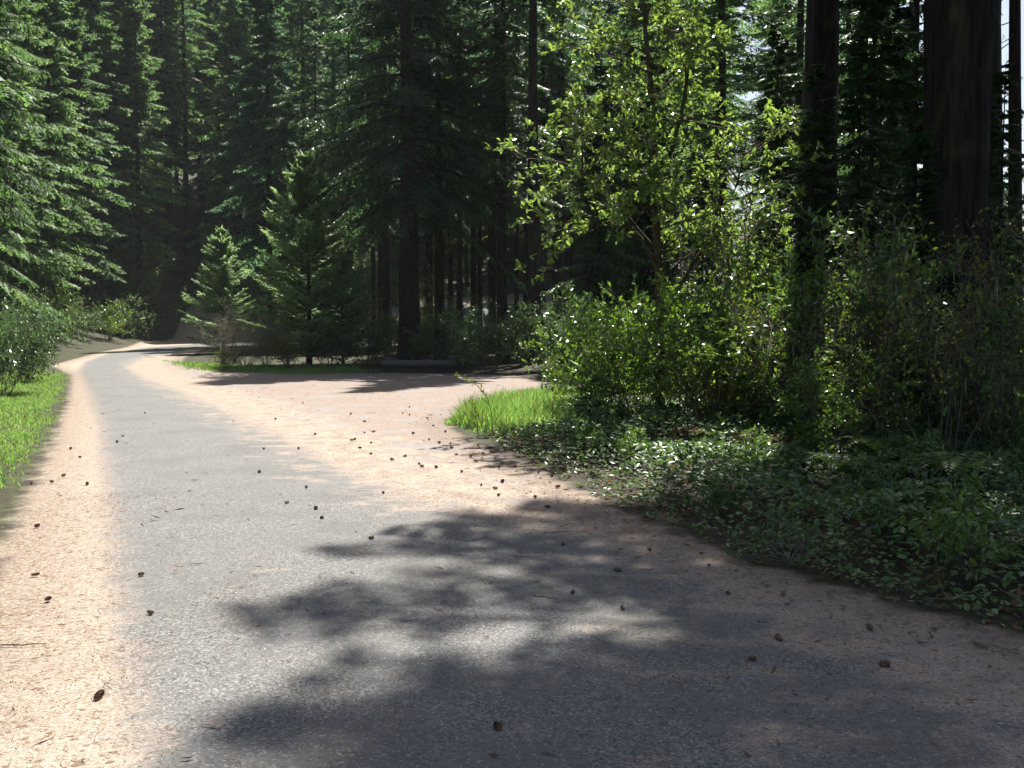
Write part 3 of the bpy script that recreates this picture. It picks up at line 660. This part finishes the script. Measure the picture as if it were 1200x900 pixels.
# understory of the shaded stand
for i in range(46):
    y = rr(34, 62); x = rr(-7, .45 * y)
    if x < -4 and y < 42: continue
    if not clear_of_paving(x, y, 1.0): continue
    place(R2.choice([sF, sF, sA, sD]), x, y, rr(0, 6.28), rr(.8, 1.4), label='dark undergrowth shrub beneath the shaded stand', cat='shrub', group='undergrowth shrubs in the shaded stand')
for i in range(40):
    y = rr(17, 34); x = rr(.27 * y, .62 * y)
    if not clear_of_paving(x, y, 1.0): continue
    place(R2.choice([sF, sD, sD, sA]), x, y, rr(0, 6.28), rr(.8, 1.25), label='dim shrub among the trunks of the right-hand wood', cat='shrub', group='undergrowth shrubs in the right-hand wood')
for i in range(150):
    y = rr(58, 92); x = rr(-.55 * y, -.05 * y)
    line = 74 + .75 * min(0, x + 18)
    if y < line + .5 or not clear_of_paving(x, y, .8): continue
    place(R2.choice([sF, sF, sB]), x, y, rr(0, 6.28), rr(.8, 1.9), label='low bush on the bank below the far slope', cat='shrub', group='bushes on the bank beyond the bend')

for i, (px, d) in enumerate([(150, 64), (128, 60), (96, 57), (72, 53), (60, 62), (110, 66), (140, 70), (40, 50), (84, 66), (20, 46), (160, 74)]):
    x, y = at(px, d); place([sF, sB, sF][i % 3], x, y, rr(0, 6.28), rr(1.0, 1.7), label='bush between the left verge and the dark trunks at the bend', cat='shrub', group='bushes inside the road bend on the left')
for px, d, s in [(66, 55, .8), (118, 68, .9), (30, 60, .9), (142, 78, .95)]:
    x, y = at(px, d); place(far[2], x, y, rr(0, 6), s, label='green conifer rising from the bushes inside the left bend', cat='conifer', group='conifers inside the left bend')
clump = [shrub('leafy_plant', 95, .5, .45, stems=9, n1=4, n2=3, per=4, leaf=.075, lw=.045, mat='salal', two=True, thick=.005), shrub('leafy_plant', 96, .75, .4, stems=8, n1=4, n2=3, per=4, leaf=.065, lw=.032, mat='shrub', two=True, thick=.005), shrub('bramble', 97, .6, .8, stems=9, n1=4, n2=3, per=3, leaf=.06, lw=.04, mat='salal', two=True, bark='lichen_twig', thick=.006, arch=.12)]
spots_ = []
for i in range(400):
    y = rr(5.6, 15.5); x = rr(.9, 9)
    if x > .56 * y or len(spots_) > 48: continue
    if not (.10 < -sdist(np.array([[x, y]]), PAVED)[0]): continue
    if any((a - x) ** 2 + (b_ - y) ** 2 < .3 for a, b_ in spots_): continue
    spots_.append((x, y)); k = R2.choice([0, 0, 1, 2, 2])
    shade = y < 10.5
    place(clump[k], x, y, rr(0, 6.28), rr(.45, .85), label=(('low leafy plant poking out of the shaded ground cover', 'low leafy plant rising from the sun-flecked ground cover')[not shade], ('arching bramble in the shaded ground cover', 'arching bramble in the sun-flecked ground cover')[not shade])[k == 2], cat='bramble' if k == 2 else 'plant', group=('brambles' if k == 2 else 'leafy plants') + (' in the shade' if shade else ' in the flecked sun'), z=.05)
sapf = fir('fir_seedling', 91, H=1.15, r0=.012, cb=.1, Rc=.42, nb=34, m=8, sub=2, mat='needle_young', dead=0, droop=.1, hang=.1, top_up=.5, subw=.02, subl=.06, sides=6)
place(sapf, *at(692, 15.2), 0, 1, label='little fir seedling standing in the grass at the thicket edge', cat='fir seedling')

# ------------------------------------------------------------------ ferns
def fern(name, seed, mat, nf=14, L=.7, wilt=.3):
    rng = np.random.default_rng(seed); np.random.seed(seed); root = thing(name)
    g = Geo(); gs = Geo()
    for i in range(nf):
        a = i * 2.4 + rng.normal() * .3; l = L * (.7 + .5 * rng.random()); k = 18; t = np.linspace(0, 1, k)
        U = np.array([math.cos(a), math.sin(a), 0]); rise = .9 + .5 * rng.random(); 
        P = U * (l * t * .85)[:, None] + np.array([0, 0, 1.]) * (l * (rise * t - (rise * .75 + wilt) * t ** 2))[:, None]
        V, F = tubes(P[None], (.005 * (1 - .8 * t))[None], 3); gs.grid(V, F, 0)
        T = unit(np.gradient(P, axis=0)); S = np.array([-math.sin(a), math.cos(a), 0])
        q = P[2:]; lw = l * .17 * np.sin(np.pi * (t[2:] * .86 + .12)) + .01
        for sg in (-1, 1):
            D = unit(T[2:] * .35 + sg * S + rng.normal(size=q.shape) * (.08 + wilt * .3) + [0, 0, -.15])
            g.quads(kites(q, D, T[2:], lw, l * .045, .1), 0)
    gs.build('stems', [M['twig']], root); g.build('fronds', [M[mat]], root); return root
f1 = fern('dead_fern', 101, 'bracken', 20, .62, .55); f2 = fern('sword_fern', 102, 'fern', 18, .75, .05)
for px, d, s, lb in [(897, 11.3, 1.0, 'rusty brown dead fern in the ground cover below the brush'), (812, 12.3, .75, 'small rusty dead fern in front of the sunlit shrubs'), (925, 11.8, .7, 'brown dead fern right beside the larger rusty one'),
                     (778, 14.0, .9, 'reddish dead fern at the foot of the glossy-leaved trunk')]:
    x, y = at(px, d); place(f1, x, y, rr(0, 6), s, label=lb, cat='dead fern', z=.12)
for px, d, s, lb in [(1045, 10.2, .85, 'green sword fern in a spot of sun below the brush'), (1120, 9.0, .8, 'green fern in front of the right-hand brush'), (985, 9.6, .6, 'small fern in the shaded ground cover')]:
    x, y = at(px, d); place(f2, x, y, rr(0, 6), s, label=lb, cat='fern', z=.08)

# ------------------------------------------------------------------ ground cover and grass (uncountable)
def sample(poly_, nn, rng, power=1.0):
    lo, hi = poly_.min(0), poly_.max(0); out = []
    tot = 0
    while tot < nn:
        P = lo + (hi - lo) * rng.random((nn * 3, 2)); P = P[inside(P, poly_)]
        out.append(P); tot += len(P)
    return np.concatenate(out)[:nn]
def vnoise(P, f, seed=0):
    rs = np.random.RandomState(seed); o = 0
    for i in range(5):
        k = rs.normal(size=2) * f; o = o + np.sin(P @ k + rs.rand() * 6.3)
    return o / 5
COVER = np.concatenate([poly([(560, 507), (600, 533), (660, 562), (710, 588), (760, 608), (830, 636), (880, 658), (1000, 690), (1100, 718), (1200, 744), (1500, 826)]), [[9, 2], [16, 2], [20, 20], [8, 22], [1.5, 18.5]], poly([(690, 478), (640, 495)])])
rng = np.random.default_rng(200); np.random.seed(200)
P = sample(COVER, 150000, rng); dd = sdist(P, COVER); 
keep = rng.random(len(P)) < np.clip(14 / (P[:, 1] ** 1.1), .12, 1) * (.35 + .65 * sm(dd + .3 * vnoise(P, 3, 4), 0, .35)); P = P[keep]; dd = dd[keep]
mound = (.04 + .42 * sm(dd, 0, 1.3)) * (.5 + .5 * vnoise(P, 2.2, 1)) + .05 * vnoise(P, 7, 2) + .02
Z = np.maximum(.012, mound * (.35 + .65 * rng.random(len(P)) ** .5))
n_ = len(P); D = unit(np.column_stack([rng.normal(size=(n_, 2)), rng.normal(size=n_) * .35 + .1])); U = unit(np.column_stack([rng.normal(size=(n_, 2)) * .45, np.ones(n_)]))
S = unit(np.cross(D, U)); l = .055 * (.5 + .9 * rng.random(n_)) * (.85 + .5 * sm(dd, .2, 1.5))
g = Geo(); P3 = np.column_stack([P, Z]); tn = np.clip(.5 + .35 * vnoise(P, 1.6, 8) + .25 * rng.normal(size=n_), 0, 1)
g.quads(leaves2(P3, D, S, l, l * .62, .12, .15), 0, np.concatenate([tn, tn]))
nst = 9000; i = rng.integers(0, n_, nst); B0 = P3[i] * [1, 1, 0]; B1 = P3[i]; Dm = unit(B1 - B0 + rng.normal(size=(nst, 3)) * .06); g.quads(kites(B0, Dm, unit(np.cross(Dm, rng.normal(size=(nst, 3)))), P3[i][:, 2] * 1.1 + .02, .006), 1)
tag(g.build('ground_cover', [M['salal'], M['twig']]), 'low leafy ground cover spreading between the turnout edge and the brush', 'ground cover', kind='stuff')
print('cover leaves', n_)
# fallen dry leaves and sticks in the cover edge
P = sample(COVER, 14000, rng); P = P[(P[:, 1] < 16)]; n_ = len(P); dd = sdist(P, COVER)
P3 = np.column_stack([P, .02 + .16 * rng.random(n_) * sm(dd, 0, 1)]); D = unit(rng.normal(size=(n_, 3)) * [1, 1, .4]); g = Geo()
g.quads(kites(P3, D, unit(np.cross(D, rng.normal(size=(n_, 3)) + [0, 0, 1.5])), .05 + .05 * rng.random(n_), .02 + .02 * rng.random(n_), .2), 0)
n2_ = 1500; D = unit(rng.normal(size=(n2_, 3)) * [1, 1, .5]); g.quads(kites(P3[:n2_], D, unit(np.cross(D, rng.normal(size=(n2_, 3)))), .3 + .4 * rng.random(n2_), .008), 1)
tag(g.build('leaf_litter', [M['bracken'], M['twig']]), 'dry brown leaves and twigs caught in the ground cover', 'leaf litter', kind='stuff')

def grass(name, poly_, nn, h, lab, seed, wd=.007, edge=.25, lean=.35, mats=('grass', 'straw'), zz=0.0, dens=None):
    rng = np.random.default_rng(seed); np.random.seed(seed); P = sample(poly_, nn, rng); dd = sdist(P, poly_)
    k = rng.random(len(P)) < (.05 + .95 * sm(dd + 1.1 * edge * vnoise(P, 5, 3), 0, edge * 1.6)) * (.45 + .55 * sm(vnoise(P, 1.8, 5), -.6, .2))
    if dens is not None: k &= rng.random(len(P)) < dens(P)
    P = P[k]; dd = dd[k]; n_ = len(P)
    a = rng.random(n_) * 6.28; D = unit(np.column_stack([np.cos(a) * lean * rng.random(n_) * 1.6, np.sin(a) * lean * rng.random(n_) * 1.6, np.ones(n_)]))
    l = h * (.35 + .8 * rng.random(n_)) * (.35 + .65 * sm(dd, 0, edge * 2)) * (.7 + .4 * vnoise(P, 2.5, 6))
    b = rng.random(n_) * 6.28; S = unit(np.cross(D, np.column_stack([np.cos(b), np.sin(b), 0 * b])))
    P3 = np.column_stack([P, hill(P[:, 0], P[:, 1]) + zz]); P1 = P3 + D * (l * .55)[:, None]; D2 = unit(D + np.column_stack([np.cos(a), np.sin(a), -.4 + 0 * a]) * (.45 * rng.random(n_))[:, None]); P2 = P1 + D2 * (l * .5)[:, None]
    w_ = wd * (.7 + .6 * rng.random(n_))[:, None]
    dry = rng.random(n_) < .16
    g = Geo(); tn = rng.random(n_)
    for mi, msk in ((0, ~dry), (1, dry)):
        g.quads(np.stack([P3 - S * w_ / 2, P3 + S * w_ / 2, P1 + S * w_ * .45, P1 - S * w_ * .45], 1)[msk], mi, tn[msk])
        g.quads(np.stack([P1 - S * w_ * .45, P1 + S * w_ * .45, P2 + S * w_ * .06, P2 - S * w_ * .06], 1)[msk], mi, tn[msk])
    tag(g.build(name, [M[mats[0]], M[mats[1]]]), lab, 'grass', kind='stuff'); return n_
grass('grass', GRASS_R, 34000, .34, 'bright tall grass on the tip of the planted strip by the turnout', 301, .011)
grass('grass_tuft', poly([(524, 497), (540, 484), (575, 478), (602, 482), (596, 503), (560, 506)]), 5000, .5, 'taller uneven tuft at the left tip of the bright grass', 306, .011, .12, .45)
LV = np.concatenate([[[-2.35, 1.0]], Vp[1:9] + [-.05, 0], poly([(80, 436)]), [[-16, 26], [-12.5, 16], [-8, 8], [-5, 3], [-4, 1]]])
grass('grass', LV, 150000, .12, 'short green grass along the left verge', 302, .009, .22, .6, dens=lambda P: .25 + .75 * sm(P[:, 1], 3.0, 12))
grass('grass', np.array([[-17, 24], [-12.2, 26], [-15.5, 33], [-25, 48], [-29, 60], [-44, 60], [-34, 30]]), 40000, .2, 'patch of grass past the left verge before the bend', 303, .02)
grass('grass', np.concatenate([poly([(190, 424), (215, 434), (330, 440), (450, 438)]), [[-5, 35], [-9, 34.5], [-13, 38], [-18, 47]]]), 16000, .16, 'thin grass strip between the turnout and the young fir', 304, .018, .5)
grass('grass', np.array([[-29, 62], [-22, 72], [-14, 76], [-2, 80], [-2, 88], [-24, 86], [-40, 64]]), 22000, .25, 'grass on the bank above the road bend', 305, .03, .6)

# ------------------------------------------------------------------ tall weeds by the grass
def weed(seed, h, bend):
    rng = np.random.default_rng(seed); np.random.seed(seed); root = thing('weed_stalk'); k = 14; t = np.linspace(0, 1, k)
    P = np.stack([-bend * t ** 3, .05 * t, h * (t - .35 * bend * t ** 4)], -1)
    g = Geo(); V, F = tubes(P[None], (.006 * (1 - .6 * t))[None], 5); g.grid(V, F, 0); g.build('stem', [M['yellowleaf']], root)
    g = Geo(); T = unit(np.gradient(P, axis=0)); q = P[6:]; 
    for r_ in range(7):
        nn = len(q); D = unit(T[6:] * .5 + rng.normal(size=(nn, 3)) * .8); g.quads(kites(q + rng.normal(size=(nn, 3)) * .01, D, unit(np.cross(D, rng.normal(size=(nn, 3)))), .05 + .05 * rng.random(nn), .018, .1), 0)
    g.build('leaves', [M['yellowleaf']], root); return root
w1 = weed(1, 1.02, .5); w2 = weed(2, .62, .08)
place(w1, *at(577, 13.6), 0, 1, label='tall yellow-green weed with an arching leafy tip above the grass', cat='weed')
place(w2, *at(560, 13.4), .5, .9, label='short upright weed stalk left of the arching one', cat='weed')
place(w2, *at(648, 14.4), 2.5, 1.0, label='lone reddish weed stalk at the right of the grass', cat='weed')

# ------------------------------------------------------------------ log
g = Geo(); rng = np.random.default_rng(5); k = 16; x = np.linspace(-1.25, 1.25, k)
P = np.stack([x, .03 * np.sin(x * 2), .13 + 0 * x], -1)[None]; r = .12 + .012 * rng.normal(size=k); r[0] *= .8; r[-1] *= .75
V, F = tubes(P, r[None], 14); V = V + rng.normal(size=V.shape) * .005; g.grid(V, F, 0)
for e in (0, k - 1):
    ring = V[e * 14:(e + 1) * 14]; c = ring.mean(0) + [(-.01 if e == 0 else .01), 0, 0]
    for j in range(0, 14, 2): g.quads(np.array([[c, ring[j], ring[(j + 1) % 14], ring[(j + 2) % 14]]]), 0)
lg = g.build('log', [M['wood']], smooth=False); X, Y = at(490, 33.2); lg.location = (X, Y, 0); lg.rotation_euler = (0, 0, R_(-4))
tag(lg, 'weathered grey log lying in the shade at the back of the turnout', 'log')

# ------------------------------------------------------------------ fir cones
def cone_mesh(seed):
    rng = np.random.default_rng(seed); g = Geo(); k = 10; t = np.linspace(0, 1, k); L = .062
    P = np.stack([L * (t - .5), 0 * t, 0 * t], -1)[None]; r = .014 * np.sin(np.pi * np.clip(t * .92 + .06, 0, 1)) ** .7; V, F = tubes(P, r[None], 8); g.grid(V, F, 0)
    m_ = 70; i = np.arange(m_); tt = (i + .5) / m_; a = i * 2.399; rad = .012 * np.sin(np.pi * (tt * .9 + .06)) ** .7
    B = np.stack([L * (tt - .5), rad * np.cos(a), rad * np.sin(a)], -1); O = np.stack([0 * a, np.cos(a), np.sin(a)], -1)
    D = unit(O * .8 + np.array([.6, 0, 0]) + rng.normal(size=B.shape) * .08); S = unit(np.cross(D, O + np.array([1., 0, 0]) * .01)); g.quads(kites(B, D, S, .013, .013, -.1, .65), 0)
    return g
cones = [cone_mesh(i).build('fir_cone', [M['cone']]) for i in range(3)]
cone_px = [(309, 527), (350, 527), (304, 555), (359, 573), (370, 598), (377, 609), (449, 579), (435, 633), (412, 517), (416, 516), (422, 526), (435, 533), (435, 520), (438, 507), (427, 495), (427, 508), (480, 478), (480, 487), (472, 485), (501, 491), (484, 509), (475, 536), (491, 545), (494, 548), (511, 549), (459, 540), (541, 554), (535, 534), (552, 536), (558, 542), (585, 549), (603, 548), (631, 555), (647, 559), (564, 570), (580, 574), (589, 566), (584, 582), (654, 572), (680, 573), (642, 596), (627, 584), (503, 516), (529, 526), (528, 521), (515, 520), (411, 486), (323, 492), (355, 473), (369, 510),
 (94, 537), (74, 559), (102, 569), (37, 568), (61, 566), (43, 619), (42, 676), (166, 676), (170, 485), (144, 512), (137, 519), (83, 527), (176, 721), (57, 705), (117, 819), (336, 591), (583, 856), (724, 671), (671, 697), (730, 716), (853, 698), (881, 776), (1019, 739), (1036, 783), (913, 752), (660, 640), (548, 500), (560, 523), (575, 531), (522, 507), (508, 500)]
special = {(166, 676): 'fir cone standing alone on the asphalt near the left litter strip', (176, 721): 'pale-edged fir cone in the middle of a small litter patch on the near asphalt', (583, 856): 'dark fir cone lying in the shade nearest the bottom of the picture',
           (881, 776): 'large dark fir cone in the deep shade of the near asphalt', (724, 671): 'fir cone in the upper part of the foreground shadow', (377, 609): 'nearer of two fir cones close together on the sunny asphalt',
           (370, 598): 'farther of two fir cones close together on the sunny asphalt', (117, 819): 'fir cone on the nearest part of the left litter strip', (435, 633): 'fir cone right at the sunny edge of the foreground shadow'}
for i, (px, py) in enumerate(cone_px):
    p = ground_at(px, py); o = cones[i] if i < 3 else cones[i % 3].copy()
    if i >= 3: C.objects.link(o)
    s = rr(.58, .8); o.scale = (s * rr(.75, 1.25), s * rr(.85, 1.25), s * rr(.75, 1.0))
    o.location = (p[0], p[1], .008 + .016 * s); o.rotation_euler = (rr(0, 6), rr(-.15, .15), rr(0, 6.28))
    if (px, py) in special: tag(o, special[(px, py)], 'fir cone')
    elif px < 130: tag(o, 'small brown fir cone on the orange litter strip left of the asphalt', 'fir cone', 'fir cones on the left litter strip')
    elif px > 640 and py > 630: tag(o, 'dark fir cone in the shade at the lower right', 'fir cone', 'fir cones in the foreground shade')
    elif px < 380 or (px < 450 and py > 560): tag(o, 'small fir cone on the sunny asphalt road', 'fir cone', 'fir cones on the sunny asphalt')
    else: tag(o, 'small fir cone on the sunny gravel turnout', 'fir cone', 'fir cones on the gravel turnout')

# loose needles, twiglets and flakes on the turnout and the litter strip
def debris(name, lo, hi, nn, L, W, mats, lab, seed, dens):
    rng = np.random.default_rng(seed); np.random.seed(seed); P = np.array(lo) + (np.array(hi) - np.array(lo)) * rng.random((nn, 2)); P = P[sdist(P, PAVED) > .05]; P = P[rng.random(len(P)) < dens(P)]
    n_ = len(P); a = rng.random(n_) * 6.28; D = unit(np.stack([np.cos(a), np.sin(a), rng.normal(size=n_) * .12], -1)); S = unit(np.cross(D, np.array([0, 0, 1.]) + rng.normal(size=(n_, 3)) * .4))
    g = Geo(); l = L * (.4 + 1.1 * rng.random(n_) ** 2); k = rng.random(n_) < .5; P3 = np.column_stack([P, .014 + .006 * rng.random(n_)])
    for i, m_ in ((0, k), (1, ~k)): g.quads(kites(P3[m_], D[m_], S[m_], l[m_], W * (.6 + .9 * rng.random(m_.sum())), .2), i)
    tag(g.build(name, [M[x] for x in mats]), lab, 'litter', kind='stuff')
debris('twig_litter', (-9, 3), (7, 24), 9000, .11, .012, ('cone', 'bracken'), 'small dark twiglets and bark flakes strewn over the turnout', 401, lambda P: .12 + .88 * sm(.7 * vnoise(P, 1.1, 9) + .6 * sm(-sdist(P, ROAD), 0, 1.5) - .4 * sm(P[:, 1], 12, 22), .1, .9))
debris('needle_litter', (-4, 2.2), (4.5, 9), 60000, .04, .003, ('straw', 'bracken'), 'dry tan needles scattered over the near road and its edges', 402, lambda P: .25 + .75 * np.clip(sm(vnoise(P, 3.1, 11), -.1, .6) + sm(-sdist(P, ROAD), -.2, .2), 0, 1))
debris('moss_tufts', (-1.5, 4), (6, 16), 3000, .035, .02, ('fern', 'salal'), 'tiny green sprigs growing in the gravel', 403, lambda P: sm(vnoise(P, 1.7, 13) + .4 * sm(1.2 - sdist(P, PAVED), 0, 1), .5, .8) * (sdist(P, ROAD) < 0))
debris('dry_leaves', (-1, 2.5), (7.5, 15), 16000, .06, .022, ('bracken', 'twig'), 'dry leaves and bits of twig gathered along the edge of the ground cover', 404, lambda P: (sdist(P, ROAD) < .6) * sm(.75 - sdist(P, PAVED) + .35 * vnoise(P, 3, 15), 0, .9) * (P[:, 0] > -.5) * .5)
# twigs on the road
def stick(px, py, L, rz, r, lb, mat='twig', seed=0):
    rng = np.random.default_rng(seed); g = Geo(); k = 7; x = np.linspace(-L / 2, L / 2, k)
    P = np.stack([x, rng.normal(size=k) * L * .02, r + 0 * x], -1)[None]; V, F = tubes(P, (r * np.linspace(1, .6, k))[None], 5); g.grid(V, F, 0)
    o = g.build('stick', [M[mat]]); p = ground_at(px, py); o.location = (p[0], p[1], .009); o.rotation_euler = (0, 0, rz); tag(o, lb, 'stick')
stick(893, 731, .055, R_(-20), .004, 'short white stick lying in the shade on the near asphalt', 'lichen_twig')
stick(28, 758, .22, R_(4), .004, 'thin brown twig across the near left litter strip', 'twig', 2)
stick(640, 702, .16, R_(-25), .003, 'curved thin twig in the foreground shadow', 'twig', 3)
stick(880, 641, .35, R_(-18), .007, 'fallen twig at the shaded edge of the ground cover', 'lichen_twig', 4)
stick(660, 625, .3, R_(3), .003, 'long thin twig just inside the foreground shadow', 'twig', 5)

# ------------------------------------------------------------------ thin mountain haze
def haze(x0, x1, y0, y1, z0, z1, dens):
    me = bpy.data.meshes.new('haze')
    v = [(x, y, z) for z in (z0, z1) for y in (y0, y1) for x in (x0, x1)]
    me.from_pydata(v, [], [(0, 2, 3, 1), (4, 5, 7, 6), (0, 1, 5, 4), (2, 6, 7, 3), (0, 4, 6, 2), (1, 3, 7, 5)]); me.update()
    m, nt = new_mat('haze_air'); pv = nt.nodes.new('ShaderNodeVolumePrincipled'); pv.inputs['Color'].default_value = (.86, .93, 1, 1); pv.inputs['Density'].default_value = dens; pv.inputs['Anisotropy'].default_value = .1
    o_ = nt.nodes.new('ShaderNodeOutputMaterial'); nt.links.new(pv.outputs[0], o_.inputs['Volume']); me.materials.append(m)
    o = bpy.data.objects.new('haze', me); C.objects.link(o); tag(o, 'thin bluish haze in the air of the valley', 'haze', kind='stuff')
haze(-440, 450, -170, 730, -1.3, 118, .0002)
